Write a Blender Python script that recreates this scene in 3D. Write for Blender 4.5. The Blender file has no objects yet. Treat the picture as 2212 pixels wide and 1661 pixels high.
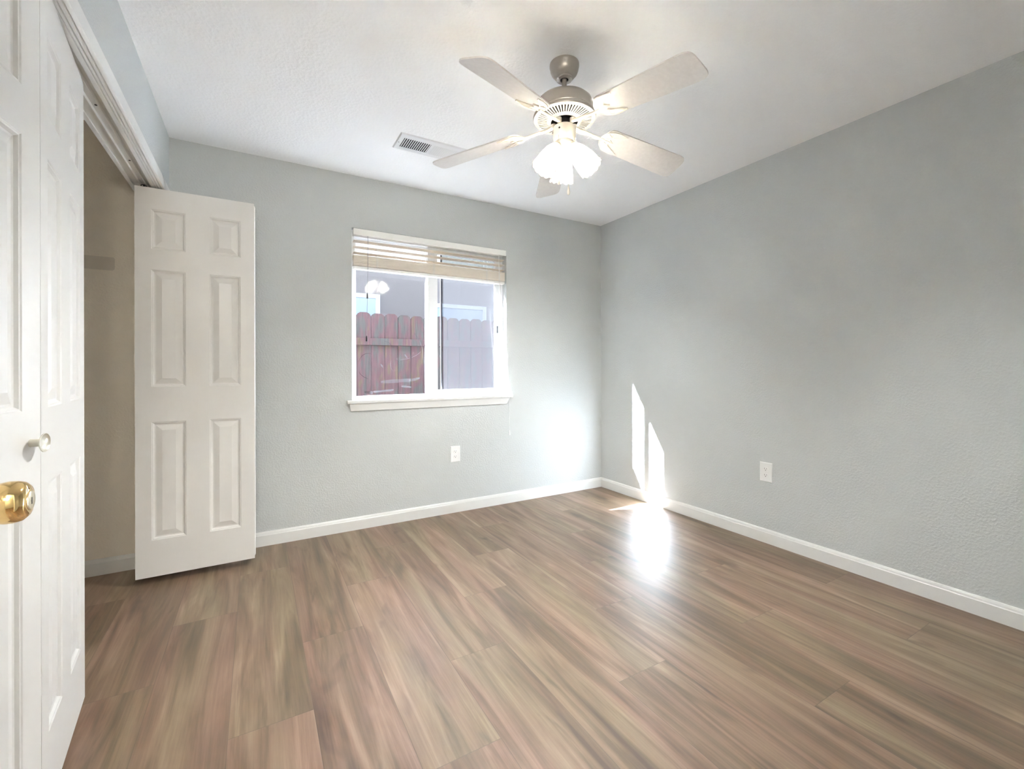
import bpy, bmesh, math, random
from mathutils import Vector, Matrix
random.seed(7)
PI = math.pi
S = bpy.context.scene
COL = S.collection

# ------------------------------------------------------------------ camera
CAM = Vector((-2.8009, -3.1917, 1.1100))
cd = bpy.data.cameras.new('camera')
cd.sensor_fit = 'HORIZONTAL'
cd.sensor_width = 36.0
cd.lens = 959.13 / 2212 * 36.0
cd.shift_y = (795.12 - 830.5) / 2212
cd.clip_start = 0.02
cam = bpy.data.objects.new('camera', cd)
COL.objects.link(cam)
cam.location = CAM
YAW, ROLL = math.radians(29.9325), -0.00245
cam.rotation_mode = 'QUATERNION'
f = Vector((math.sin(YAW), math.cos(YAW), 0))
r0 = Vector((math.cos(YAW), -math.sin(YAW), 0))
u0 = Vector((0, 0, 1))
r = r0 * math.cos(ROLL) + u0 * math.sin(ROLL)
u = u0 * math.cos(ROLL) - r0 * math.sin(ROLL)
cam.rotation_quaternion = Matrix(((r.x, u.x, -f.x), (r.y, u.y, -f.y), (r.z, u.z, -f.z))).to_quaternion()
S.camera = cam

# ------------------------------------------------------------------ exposure, sky, sun
S.view_settings.view_transform = 'Standard'
S.view_settings.look = 'None'
S.view_settings.gamma = 1.0
S.view_settings.use_curve_mapping = False
S.view_settings.exposure = 3.78
S.cycles.max_bounces = 16
S.cycles.diffuse_bounces = 10
S.cycles.glossy_bounces = 6
S.cycles.transmission_bounces = 10
S.cycles.transparent_max_bounces = 24
S.cycles.sample_clamp_indirect = 25.0

SKY_STRENGTH, SUN_STRENGTH, HALL_FILL, BULB_STRENGTH = 1.25, 29.0, 6.2, 425.0

w = bpy.data.worlds.new('sky')
S.world = w
w.use_nodes = True
nt = w.node_tree
nt.nodes.clear()
wo = nt.nodes.new('ShaderNodeOutputWorld')
bg = nt.nodes.new('ShaderNodeBackground')
sk = nt.nodes.new('ShaderNodeTexSky')
sk.sky_type = 'HOSEK_WILKIE'
sd = Vector((-1, 0.398, 0.664)).normalized()
sk.sun_direction = sd
sk.turbidity = 4.0
sk.ground_albedo = 0.4
bg.inputs['Strength'].default_value = SKY_STRENGTH
wb = nt.nodes.new('ShaderNodeMix')
wb.data_type = 'RGBA'; wb.blend_type = 'MULTIPLY'
wb.inputs[0].default_value = 1.0
wb.inputs[7].default_value = (1.18, 1.0, 0.80, 1)
nt.links.new(sk.outputs[0], wb.inputs[6])
nt.links.new(wb.outputs[2], bg.inputs['Color'])
nt.links.new(bg.outputs[0], wo.inputs[0])

sl = bpy.data.lights.new('sun', 'SUN')
sl.energy = SUN_STRENGTH
sl.angle = math.radians(0.55)
sl.color = (0.93, 1.0, 1.12)
sun = bpy.data.objects.new('sun', sl)
COL.objects.link(sun)
sun.location = (-8, 5, 7)
sun.rotation_mode = 'QUATERNION'
sun.rotation_quaternion = (-sd).to_track_quat('-Z', 'Y')


# ------------------------------------------------------------------ helpers
def tag(o, label=None, cat=None, group=None, kind=None):
    if label: o['label'] = label
    if cat: o['category'] = cat
    if group: o['group'] = group
    if kind: o['kind'] = kind
    return o


def empty(name, loc, label=None, cat=None, group=None, kind=None):
    o = bpy.data.objects.new(name, None)
    o.empty_display_size = 0.05
    o.location = loc
    COL.objects.link(o)
    return tag(o, label, cat, group, kind)


def origin_of(o):
    v = Vector((0, 0, 0))
    while o:
        v += o.location
        o = o.parent
    return v


def put(name, bm, mat, parent=None, loc=None, smooth=False, bevel=0, seg=2):
    """bm holds world coordinates; link it as one object under parent."""
    bmesh.ops.recalc_face_normals(bm, faces=bm.faces[:])
    o0 = Vector(loc) if loc is not None else (origin_of(parent) if parent else Vector((0, 0, 0)))
    bmesh.ops.translate(bm, verts=bm.verts[:], vec=-o0)
    me = bpy.data.meshes.new(name)
    bm.to_mesh(me)
    bm.free()
    mats = mat if isinstance(mat, (list, tuple)) else [mat]
    for m in mats:
        me.materials.append(m)
    if smooth:
        for p in me.polygons:
            p.use_smooth = True
        try:
            me.set_sharp_from_angle(angle=math.radians(35))
        except Exception:
            pass
    o = bpy.data.objects.new(name, me)
    COL.objects.link(o)
    if parent:
        o.parent = parent
        o.location = o0 - origin_of(parent)
    else:
        o.location = o0
    if bevel:
        b = o.modifiers.new('bevel', 'BEVEL')
        b.width = bevel
        b.segments = seg
        b.limit_method = 'ANGLE'
        b.angle_limit = math.radians(40)
    return o


def BM():
    return bmesh.new()


def box(bm, x0, x1, y0, y1, z0, z1, M=None):
    vs = [bm.verts.new(Vector(c)) for c in
          ((x0, y0, z0), (x1, y0, z0), (x1, y1, z0), (x0, y1, z0), (x0, y0, z1), (x1, y0, z1), (x1, y1, z1), (x0, y1, z1))]
    if M is not None:
        for v in vs: v.co = M @ v.co
    for q in ((3, 2, 1, 0), (4, 5, 6, 7), (0, 1, 5, 4), (1, 2, 6, 5), (2, 3, 7, 6), (3, 0, 4, 7)):
        bm.faces.new([vs[i] for i in q])
    return vs


def loft(bm, rings, close_ring=True, cap=True):
    R = [[bm.verts.new(Vector(p)) for p in ring] for ring in rings]
    n = len(R[0])
    for a, b in zip(R[:-1], R[1:]):
        for i in range(n if close_ring else n - 1):
            j = (i + 1) % n
            bm.faces.new((a[i], a[j], b[j], b[i]))
    if cap and close_ring:
        bm.faces.new(R[0][::-1])
        bm.faces.new(R[-1])
    return R


def lathe(bm, prof, c, n=48, axis=None, cap=True):
    """prof: (radius, height) pairs along axis from point c."""
    az = Vector(axis).normalized() if axis is not None else Vector((0, 0, 1))
    ax = az.orthogonal().normalized() if abs(az.z) < 0.999 else Vector((1, 0, 0))
    ay = az.cross(ax)
    c = Vector(c)
    rings = []
    for rr, h in prof:
        rings.append([c + az * h + (ax * math.cos(2 * PI * i / n) + ay * math.sin(2 * PI * i / n)) * max(rr, 1e-5) for i in range(n)])
    return loft(bm, rings, True, cap)


def tube(bm, pts, rad, n=8, cap=True):
    pts = [Vector(p) for p in pts]
    rads = rad if isinstance(rad, (list, tuple)) else [rad] * len(pts)
    rings = []
    prev = None
    for i, p in enumerate(pts):
        a = pts[max(i - 1, 0)]
        b = pts[min(i + 1, len(pts) - 1)]
        t = (b - a).normalized()
        if prev is None:
            e = t.orthogonal().normalized()
        else:
            e = (prev - t * prev.dot(t))
            e = e.normalized() if e.length > 1e-6 else t.orthogonal().normalized()
        prev = e
        k = t.cross(e)
        rings.append([p + (e * math.cos(2 * PI * j / n) + k * math.sin(2 * PI * j / n)) * rads[i] for j in range(n)])
    loft(bm, rings, True, cap)


def extrude_poly(bm, pts, h, M):
    """pts: 2D outline; extruded from z=0 to h in frame M."""
    lo = [M @ Vector((x, y, 0)) for x, y in pts]
    hi = [M @ Vector((x, y, h)) for x, y in pts]
    loft(bm, [lo, hi])


def profile_run(bm, prof, a, b, across, upv=(0, 0, 1)):
    """prof: (out, up) closed outline swept straight from a to b; across = direction of 'out'."""
    A, B, O, U = Vector(a), Vector(b), Vector(across), Vector(upv)
    loft(bm, [[A + O * p + U * q for p, q in prof], [B + O * p + U * q for p, q in prof]])


# ------------------------------------------------------------------ materials
def new_mat(name):
    m = bpy.data.materials.new(name)
    m.use_nodes = True
    t = m.node_tree
    return m, t, t.nodes['Principled BSDF'], t.links


def nd(t, typ, **kw):
    n = t.nodes.new(typ)
    for k, v in kw.items():
        setattr(n, k, v)
    return n


def plain(name, col, rough=0.5, metal=0.0, spec=0.5, bump=None, coat=0):
    m, t, b, L = new_mat(name)
    b.inputs['Base Color'].default_value = (*col, 1)
    b.inputs['Roughness'].default_value = rough
    b.inputs['Metallic'].default_value = metal
    b.inputs['Specular IOR Level'].default_value = spec
    if coat:
        b.inputs['Coat Weight'].default_value = coat
    if bump:
        sc, strength, dist = bump[:3]
        tc = nd(t, 'ShaderNodeTexCoord')
        no = nd(t, 'ShaderNodeTexNoise')
        no.inputs['Scale'].default_value = sc
        no.inputs['Detail'].default_value = 3.0
        bu = nd(t, 'ShaderNodeBump')
        bu.inputs['Strength'].default_value = strength
        bu.inputs['Distance'].default_value = dist
        if len(bump) > 3:
            mp = nd(t, 'ShaderNodeMapping')
            mp.inputs['Scale'].default_value = bump[3]
            L.new(tc.outputs['Object'], mp.inputs['Vector'])
            L.new(mp.outputs[0], no.inputs['Vector'])
        else:
            L.new(tc.outputs['Object'], no.inputs['Vector'])
        L.new(no.outputs[0], bu.inputs['Height'])
        L.new(bu.outputs[0], b.inputs['Normal'])
    return m


def orange_peel(name, col, scale=95.0, strength=0.35, rough=0.6):
    """painted drywall with a sprayed texture: small soft blobs"""
    m, t, b, L = new_mat(name)
    b.inputs['Base Color'].default_value = (*col, 1)
    b.inputs['Roughness'].default_value = rough
    b.inputs['Specular IOR Level'].default_value = 0.3
    tc = nd(t, 'ShaderNodeTexCoord')
    n1 = nd(t, 'ShaderNodeTexNoise')
    n1.inputs['Scale'].default_value = scale
    n1.inputs['Detail'].default_value = 2.0
    rp = nd(t, 'ShaderNodeValToRGB')
    rp.color_ramp.elements[0].position = 0.42
    rp.color_ramp.elements[1].position = 0.66
    bu = nd(t, 'ShaderNodeBump')
    bu.inputs['Strength'].default_value = strength
    bu.inputs['Distance'].default_value = 0.0025
    L.new(tc.outputs['Object'], n1.inputs['Vector'])
    L.new(n1.outputs[0], rp.inputs[0])
    L.new(rp.outputs[0], bu.inputs['Height'])
    L.new(bu.outputs[0], b.inputs['Normal'])
    return m


def floor_mat():
    m, t, b, L = new_mat('oak vinyl planks')
    tc = nd(t, 'ShaderNodeTexCoord')
    sp = nd(t, 'ShaderNodeSeparateXYZ')
    L.new(tc.outputs['Object'], sp.inputs[0])

    def M(op, a, bb=None, c=None):
        n = nd(t, 'ShaderNodeMath', operation=op)
        for i, v in enumerate((a, bb, c)):
            if v is None: continue
            if isinstance(v, (int, float)): n.inputs[i].default_value = v
            else: L.new(v, n.inputs[i])
        return n.outputs[0]
    W_, L_ = 0.237, 1.215
    xs = M('DIVIDE', M('ADD', sp.outputs[0], 0.982), W_)
    col = M('FLOOR', xs)
    fx = M('SUBTRACT', xs, col)
    ys = M('DIVIDE', M('SUBTRACT', M('ADD', sp.outputs[1], 1.21), M('MULTIPLY', M('ADD', col, 1.0), 0.405)), L_)
    row = M('FLOOR', ys)
    fy = M('SUBTRACT', ys, row)
    # distance to the nearest seam (metres)
    dx = M('MULTIPLY', M('MINIMUM', fx, M('SUBTRACT', 1.0, fx)), W_)
    dy = M('MULTIPLY', M('MINIMUM', fy, M('SUBTRACT', 1.0, fy)), L_)
    dd = M('MINIMUM', dx, dy)
    seam = M('SMOOTH_MIN', M('DIVIDE', dd, 0.0016), 1.0, 0.1)
    cb = nd(t, 'ShaderNodeCombineXYZ')
    L.new(col, cb.inputs[0]); L.new(row, cb.inputs[1])
    wn = nd(t, 'ShaderNodeTexWhiteNoise', noise_dimensions='3D')
    L.new(cb.outputs[0], wn.inputs[0])
    sw = nd(t, 'ShaderNodeSeparateXYZ')
    L.new(wn.outputs['Color'], sw.inputs[0])

    def coords(kx, ky, off):
        c = nd(t, 'ShaderNodeCombineXYZ')
        L.new(M('ADD', M('MULTIPLY', sp.outputs[0], kx), M('MULTIPLY', sw.outputs[0], off)), c.inputs[0])
        L.new(M('ADD', M('MULTIPLY', sp.outputs[1], ky), M('MULTIPLY', sw.outputs[1], off)), c.inputs[1])
        L.new(M('MULTIPLY', sw.outputs[2], off), c.inputs[2])
        return c.outputs[0]

    def noise(vec, detail, rough=0.5, dist=0.0):
        n = nd(t, 'ShaderNodeTexNoise')
        n.inputs['Scale'].default_value = 1.0
        n.inputs['Detail'].default_value = detail
        n.inputs['Roughness'].default_value = rough
        n.inputs['Distortion'].default_value = dist
        L.new(vec, n.inputs['Vector'])
        return n.outputs[0]
    broad = noise(coords(14, 1.3, 37), 3, 0.55, 0.9)      # broad figure along the board
    fine = noise(coords(120, 4.0, 51), 5, 0.65, 0.3)      # fine grain
    hue = noise(coords(7, 0.8, 23), 2, 0.5, 0.3)
    knot = noise(coords(10, 3.4, 91), 2, 0.5, 0.6)
    rp = nd(t, 'ShaderNodeValToRGB')
    e = rp.color_ramp.elements
    e[0].position = 0.30; e[0].color = (0.075, 0.045, 0.025, 1)
    e[1].position = 0.70; e[1].color = (0.325, 0.240, 0.174, 1)
    e.new(0.42).color = (0.138, 0.089, 0.054, 1)
    e.new(0.56).color = (0.222, 0.154, 0.105, 1)
    v = M('ADD', M('MULTIPLY', broad, 0.72), M('MULTIPLY', fine, 0.28))
    v = M('ADD', v, M('MULTIPLY', M('SUBTRACT', sw.outputs[0], 0.5), 0.10))
    L.new(v, rp.inputs[0])
    # gentle shift between pinkish and olive boards
    mx = nd(t, 'ShaderNodeMix', data_type='RGBA', blend_type='MULTIPLY')
    mx.inputs[0].default_value = 1.0
    hr = nd(t, 'ShaderNodeValToRGB')
    hr.color_ramp.elements[0].position = 0.35; hr.color_ramp.elements[0].color = (1.10, 0.97, 0.94, 1)
    hr.color_ramp.elements[1].position = 0.65; hr.color_ramp.elements[1].color = (0.97, 1.01, 0.86, 1)
    L.new(hue, hr.inputs[0])
    L.new(rp.outputs[0], mx.inputs[6]); L.new(hr.outputs[0], mx.inputs[7])
    kr = nd(t, 'ShaderNodeValToRGB')
    kr.color_ramp.elements[0].position = 0.22; kr.color_ramp.elements[0].color = (0.50, 0.45, 0.42, 1)
    kr.color_ramp.elements[1].position = 0.36; kr.color_ramp.elements[1].color = (1, 1, 1, 1)
    L.new(knot, kr.inputs[0])
    mk = nd(t, 'ShaderNodeMix', data_type='RGBA', blend_type='MULTIPLY')
    mk.inputs[0].default_value = 1.0
    L.new(mx.outputs[2], mk.inputs[6]); L.new(kr.outputs[0], mk.inputs[7])
    ms = nd(t, 'ShaderNodeMix', data_type='RGBA')
    ms.inputs[6].default_value = (0.07, 0.045, 0.03, 1)
    L.new(M('ADD', M('MULTIPLY', seam, 0.7), 0.3), ms.inputs[0]); L.new(mk.outputs[2], ms.inputs[7])
    L.new(ms.outputs[2], b.inputs['Base Color'])
    rr = M('ADD', 0.37, M('MULTIPLY', fine, 0.16))
    L.new(rr, b.inputs['Roughness'])
    b.inputs['Specular IOR Level'].default_value = 1.0
    bu = nd(t, 'ShaderNodeBump')
    bu.inputs['Strength'].default_value = 0.25
    bu.inputs['Distance'].default_value = 0.0012
    L.new(M('ADD', M('MULTIPLY', fine, 0.35), seam), bu.inputs['Height'])
    L.new(bu.outputs[0], b.inputs['Normal'])
    return m


def glass_mat(name, tint=(0.97, 0.98, 0.99), refl=1.0):
    """thin window pane: clear with a fresnel reflection"""
    m = bpy.data.materials.new(name)
    m.use_nodes = True
    t = m.node_tree
    t.nodes.clear()
    o = nd(t, 'ShaderNodeOutputMaterial')
    tr = nd(t, 'ShaderNodeBsdfTransparent')
    tr.inputs[0].default_value = (*tint, 1)
    gl = nd(t, 'ShaderNodeBsdfGlossy')
    gl.inputs['Roughness'].default_value = 0.02
    lw = nd(t, 'ShaderNodeLayerWeight')
    lw.inputs[0].default_value = 0.5
    pw = nd(t, 'ShaderNodeMath', operation='POWER')
    pw.inputs[1].default_value = 5.0
    mm = nd(t, 'ShaderNodeMath', operation='MULTIPLY_ADD')
    mm.inputs[1].default_value = 0.96 * refl
    mm.inputs[2].default_value = 0.04 * refl
    mx = nd(t, 'ShaderNodeMixShader')
    t.links.new(lw.outputs['Facing'], pw.inputs[0])
    t.links.new(pw.outputs[0], mm.inputs[0])
    t.links.new(mm.outputs[0], mx.inputs[0])
    t.links.new(tr.outputs[0], mx.inputs[1])
    t.links.new(gl.outputs[0], mx.inputs[2])
    t.links.new(mx.outputs[0], o.inputs[0])
    return m


def veil_mat(name, col, opacity):
    """a fine mesh or film: partly see-through, partly diffuse"""
    m = bpy.data.materials.new(name)
    m.use_nodes = True
    t = m.node_tree
    t.nodes.clear()
    o = nd(t, 'ShaderNodeOutputMaterial')
    tr = nd(t, 'ShaderNodeBsdfTransparent')
    df = nd(t, 'ShaderNodeBsdfDiffuse')
    df.inputs[0].default_value = (*col, 1)
    tl = nd(t, 'ShaderNodeBsdfTranslucent')
    tl.inputs[0].default_value = (*col, 1)
    m2 = nd(t, 'ShaderNodeMixShader')
    m2.inputs[0].default_value = 0.5
    mx = nd(t, 'ShaderNodeMixShader')
    mx.inputs[0].default_value = opacity
    t.links.new(df.outputs[0], m2.inputs[1])
    t.links.new(tl.outputs[0], m2.inputs[2])
    t.links.new(tr.outputs[0], mx.inputs[1])
    t.links.new(m2.outputs[0], mx.inputs[2])
    t.links.new(mx.outputs[0], o.inputs[0])
    return m


def emit_mat(name, col, strength):
    m = bpy.data.materials.new(name)
    m.use_nodes = True
    t = m.node_tree
    t.nodes.clear()
    o = nd(t, 'ShaderNodeOutputMaterial')
    e = nd(t, 'ShaderNodeEmission')
    e.inputs[0].default_value = (*col, 1)
    e.inputs[1].default_value = strength
    t.links.new(e.outputs[0], o.inputs[0])
    return m


def shade_glass():
    """frosted white glass lit from within"""
    m = bpy.data.materials.new('frosted glass')
    m.use_nodes = True
    t = m.node_tree
    t.nodes.clear()
    o = nd(t, 'ShaderNodeOutputMaterial')
    tl = nd(t, 'ShaderNodeBsdfTranslucent'); tl.inputs[0].default_value = (0.36, 0.345, 0.32, 1)
    df = nd(t, 'ShaderNodeBsdfDiffuse'); df.inputs[0].default_value = (0.9, 0.88, 0.84, 1)
    gl = nd(t, 'ShaderNodeBsdfGlossy'); gl.inputs['Roughness'].default_value = 0.25
    a = nd(t, 'ShaderNodeMixShader'); a.inputs[0].default_value = 0.35
    c = nd(t, 'ShaderNodeMixShader'); c.inputs[0].default_value = 0.05
    t.links.new(tl.outputs[0], a.inputs[1]); t.links.new(df.outputs[0], a.inputs[2])
    t.links.new(a.outputs[0], c.inputs[1]); t.links.new(gl.outputs[0], c.inputs[2])
    t.links.new(c.outputs[0], o.inputs[0])
    return m


def blade_mat():
    m, t, b, L = new_mat('whitewashed blade wood')
    tc = nd(t, 'ShaderNodeTexCoord')
    mp = nd(t, 'ShaderNodeMapping'); mp.inputs['Scale'].default_value = (70, 70, 70)
    no = nd(t, 'ShaderNodeTexNoise'); no.inputs['Scale'].default_value = 1.0; no.inputs['Detail'].default_value = 4
    rp = nd(t, 'ShaderNodeValToRGB')
    rp.color_ramp.elements[0].position = 0.3; rp.color_ramp.elements[0].color = (0.64, 0.605, 0.57, 1)
    rp.color_ramp.elements[1].position = 0.7; rp.color_ramp.elements[1].color = (0.69, 0.655, 0.62, 1)
    L.new(tc.outputs['Object'], mp.inputs[0]); L.new(mp.outputs[0], no.inputs['Vector'])
    L.new(no.outputs[0], rp.inputs[0]); L.new(rp.outputs[0], b.inputs['Base Color'])
    b.inputs['Roughness'].default_value = 0.38
    return m


def fence_mat():
    m, t, b, L = new_mat('weathered red fence wood')
    tc = nd(t, 'ShaderNodeTexCoord')
    oi = nd(t, 'ShaderNodeObjectInfo')
    ad = nd(t, 'ShaderNodeVectorMath', operation='ADD')
    sc = nd(t, 'ShaderNodeVectorMath', operation='SCALE'); sc.inputs['Scale'].default_value = 40.0
    cb = nd(t, 'ShaderNodeCombineXYZ')
    for i in range(3): L.new(oi.outputs['Random'], cb.inputs[i])
    L.new(cb.outputs[0], sc.inputs[0])
    L.new(tc.outputs['Object'], ad.inputs[0]); L.new(sc.outputs[0], ad.inputs[1])
    mp = nd(t, 'ShaderNodeMapping'); mp.inputs['Scale'].default_value = (15, 15, 4.2)
    L.new(ad.outputs[0], mp.inputs[0])
    n1 = nd(t, 'ShaderNodeTexNoise'); n1.inputs['Scale'].default_value = 1.0; n1.inputs['Detail'].default_value = 3
    L.new(mp.outputs[0], n1.inputs['Vector'])
    mp2 = nd(t, 'ShaderNodeMapping'); mp2.inputs['Scale'].default_value = (90, 90, 6)
    L.new(ad.outputs[0], mp2.inputs[0])
    n2 = nd(t, 'ShaderNodeTexNoise'); n2.inputs['Scale'].default_value = 1.0; n2.inputs['Detail'].default_value = 4
    L.new(mp2.outputs[0], n2.inputs['Vector'])
    r1 = nd(t, 'ShaderNodeValToRGB')
    e = r1.color_ramp.elements
    e[0].position = 0.34; e[0].color = (0.205, 0.150, 0.108, 1)
    e[1].position = 0.60; e[1].color = (0.145, 0.138, 0.134, 1)
    e.new(0.41).color = (0.205, 0.112, 0.122, 1)
    e.new(0.50).color = (0.192, 0.118, 0.125, 1)
    L.new(n1.outputs[0], r1.inputs[0])
    r2 = nd(t, 'ShaderNodeValToRGB')
    r2.color_ramp.elements[0].color = (0.72, 0.72, 0.72, 1); r2.color_ramp.elements[0].position = 0.3
    r2.color_ramp.elements[1].color = (1.15, 1.15, 1.15, 1); r2.color_ramp.elements[1].position = 0.7
    L.new(n2.outputs[0], r2.inputs[0])
    mx = nd(t, 'ShaderNodeMix', data_type='RGBA', blend_type='MULTIPLY'); mx.inputs[0].default_value = 1.0
    L.new(r1.outputs[0], mx.inputs[6]); L.new(r2.outputs[0], mx.inputs[7])
    L.new(mx.outputs[2], b.inputs['Base Color'])
    b.inputs['Roughness'].default_value = 0.85
    return m


WALL_C = (0.555, 0.575, 0.57)
M_wall = orange_peel('grey wall paint', WALL_C)
M_closetwall = orange_peel('closet wall paint', (0.80, 0.74, 0.64))
M_ceil = orange_peel('white ceiling paint', (0.88, 0.88, 0.88), 70, 0.3)
M_floor = floor_mat()
M_trim = plain('white trim paint', (0.73, 0.73, 0.71), 0.35)
M_door = plain('white door paint', (0.76, 0.75, 0.725), 0.38, bump=(1.0, 0.06, 0.001, (300, 300, 14)))
M_vinyl = plain('white window vinyl', (0.84, 0.85, 0.86), 0.35)
M_glass = glass_mat('window glass', refl=0.85)
M_screen = veil_mat('insect screen mesh', (0.048, 0.048, 0.050), 0.42)
M_scrframe = plain('grey screen frame', (0.05, 0.05, 0.055), 0.6)
M_tape = veil_mat('clear tape', (0.055, 0.055, 0.057), 0.28)
M_streak = veil_mat('smeared film', (0.055, 0.055, 0.057), 0.16)
M_slat = plain('cream faux wood slat', (0.89, 0.82, 0.72), 0.45)
M_valance = plain('white faux wood', (0.88, 0.88, 0.85), 0.4)
M_cord = plain('white cord', (0.8, 0.8, 0.78), 0.8)
M_darkcord = plain('backlit dark cord', (0.22, 0.22, 0.22), 0.8)  # cord's dark look against the bright window put into its colour
M_black = plain('black plastic', (0.012, 0.012, 0.014), 0.45)
M_dark = plain('dark cavity', (0.015, 0.012, 0.010), 0.8)
M_nickel = plain('brushed nickel', (0.45, 0.415, 0.375), 0.38, 0.75)
M_nickel2 = plain('pale nickel', (0.72, 0.68, 0.61), 0.40, 0.35)
M_iron = plain('champagne painted metal', (0.76, 0.71, 0.63), 0.40, 0.15)
M_blade = blade_mat()
M_shade = shade_glass()
M_bulb = emit_mat('lit bulb', (0.98, 0.98, 0.97), BULB_STRENGTH)
M_brass = plain('polished brass', (0.86, 0.62, 0.28), 0.10, 1.0)
M_brassface = plain('pale brass', (0.88, 0.80, 0.62), 0.25, 0.8)
M_knob = plain('satin nickel knob', (0.70, 0.67, 0.58), 0.33, 0.55)
M_plate = plain('white outlet plastic', (0.84, 0.84, 0.83), 0.35)
M_slot = plain('outlet slot', (0.05, 0.05, 0.05), 0.6)
M_vent = plain('white vent metal', (0.74, 0.74, 0.74), 0.4)
M_fence = fence_mat()
M_stucco = plain('lavender grey stucco', (0.29, 0.265, 0.275), 0.9, bump=(60, 0.5, 0.004))
M_nbtrim = plain('pale blue white trim', (0.70, 0.76, 0.86), 0.5)
M_nbglass = plain('painted sky blue pane', (0.50, 0.61, 0.78), 0.12, 0.0, 0.8)  # pale blue base colour paints a sky reflection into the panes
M_roof = plain('roof shingles', (0.20, 0.19, 0.19), 0.9, bump=(30, 0.5, 0.01))
M_ground = plain('side yard soil', (0.28, 0.26, 0.23), 0.95, bump=(25, 0.6, 0.02))
M_steel = plain('white painted steel', (0.78, 0.78, 0.76), 0.4)
M_patch = plain('bare wall patch', (0.63, 0.58, 0.50), 0.8)
M_ext = plain('exterior stucco', (0.022, 0.022, 0.022), 0.9)

# ------------------------------------------------------------------ room shell
H = 2.44
XL = -3.232                       # closet wall face
YR = -3.13                        # wall behind the camera
WT = 0.14                         # closet wall thickness
XC = -3.98                        # back of the closet
OPY0, OPY1, OPZ = -2.335, -0.085, 2.082   # closet opening
WX0, WX1, WZ0, WZ1 = -2.232, -1.015, 0.868, 2.080   # window opening
DX0, DX1, DZ = -3.190, -2.352, 2.06       # bedroom doorway
HY = -5.0                         # far end of the hall


def struct(name, bm, mat, label, cat, parent=None, **kw):
    o = put(name, bm, mat, parent, **kw)
    if not parent:
        tag(o, label, cat, None, 'structure')
    return o


b = BM(); box(b, XC - .1, 0.12, HY - .1, 0.14, -0.12, 0)
struct('floor', b, M_floor, 'brown oak look plank floor running away from the camera', 'floor')
b = BM(); box(b, XC - .1, 0.12, HY - .1, 0.14, H, H + .1)
struct('ceiling', b, M_ceil, 'white lightly textured ceiling with a fan and a vent', 'ceiling')


def wall_y(bm, y0, y1, x0, x1, hole=None):
    """wall slab normal to y, hole = (x0,x1,z0,z1)"""
    if not hole:
        box(bm, x0, x1, y0, y1, 0, H); return
    a, c, d, e = hole
    box(bm, x0, a, y0, y1, 0, H)
    box(bm, c, x1, y0, y1, 0, H)
    if d > 0.001: box(bm, a, c, y0, y1, 0, d)
    box(bm, a, c, y0, y1, e, H)


b = BM(); wall_y(b, 0.0, 0.14, XL - WT, 0.12, (WX0, WX1, WZ0, WZ1))
struct('wall_back', b, M_wall, 'light grey textured wall with the window', 'wall')
b = BM(); box(b, XC - .1, XL - WT, 0.0, 0.14, 0, H); box(b, XC - .1, XC, HY, 0.0, 0, H); box(b, XC, XL - WT, -2.60, -2.50, 0, H)
struct('wall_closet', b, M_closetwall, 'beige wall inside the open closet', 'wall')
b = BM(); box(b, 0.0, 0.12, HY - .1, 0.0, 0, H)
struct('wall_right', b, M_wall, 'light grey textured wall with a sun patch near the corner', 'wall')
b = BM()
box(b, XL - WT, XL, OPY1 + .0, 0.0, 0, H)
box(b, XL - WT, XL, YR - .12, OPY0, 0, H)
box(b, XL - WT, XL, OPY0, OPY1, OPZ + .02, H)
struct('wall_left', b, M_wall, 'light grey wall above the closet opening', 'wall')
b = BM(); wall_y(b, YR - .12, YR, XL, 0.0, (DX0, DX1, 0, DZ))
struct('wall_rear', b, M_wall, 'light grey wall with the doorway behind the camera', 'wall')
b = BM(); box(b, XL - WT, 0.0, HY - .1, HY, 0, H); box(b, XL - WT, XL, HY, YR - .12, 0, H)
struct('wall_hall', b, M_wall, 'light grey hallway wall behind the camera', 'wall')

# baseboards: flat board with an eased, stepped top
BP = [(0, 0), (0.012, 0), (0.012, 0.066), (0.010, 0.069), (0.0085, 0.078), (0.005, 0.085), (0.0, 0.0866)]


def baseboard(name, a, c, across, label, mat=M_trim):
    bm = BM()
    profile_run(bm, BP, a, c, across)
    return struct(name, bm, mat, label, 'baseboard')


baseboard('baseboard_back', (XL, 0, 0), (0, 0, 0), (0, -1, 0), 'white baseboard under the window wall')
baseboard('baseboard_right', (0, 0, 0), (0, YR, 0), (-1, 0, 0), 'white baseboard along the right wall')
baseboard('baseboard_closet', (XC, 0, 0), (XL - WT, 0, 0), (0, -1, 0), 'white baseboard inside the closet')
baseboard('baseboard_rear', (DX1 + .06, YR, 0), (0, YR, 0), (0, 1, 0), 'white baseboard on the wall behind the camera')

# closet opening trim
b = BM()
CZ = 2.0545
prof = [(0.0, 2.116), (0.0105, 2.116), (0.0125, 2.112), (0.0125, CZ + .0075), (0.0100, CZ + .003), (0.0045, CZ), (0.0025, CZ + .006), (0.0010, CZ + .006),
        (-0.0015, CZ), (-0.0085, CZ), (-0.0100, CZ + .0055), (-0.0115, CZ + .0055), (-0.0135, CZ), (-0.0190, CZ), (-0.0205, CZ + .005), (-0.0220, CZ + .005), (-0.0235, CZ - .001),
        (-0.0370, CZ - .001), (-0.0380, CZ), (-0.0380, OPZ + .02), (0.0, OPZ + .02)]
profile_run(b, prof, (XL, OPY0 - .06, 0), (XL, -0.0125, 0), (1, 0, 0))
struct('trim_1', b, M_trim, 'white ribbed head casing over the closet opening', 'trim')
b = BM()
box(b, XL, XL + .0125, OPY1, -.0125, 0, CZ); box(b, XL, XL + .0125, OPY0 - .06, OPY0, 0, CZ)
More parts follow.
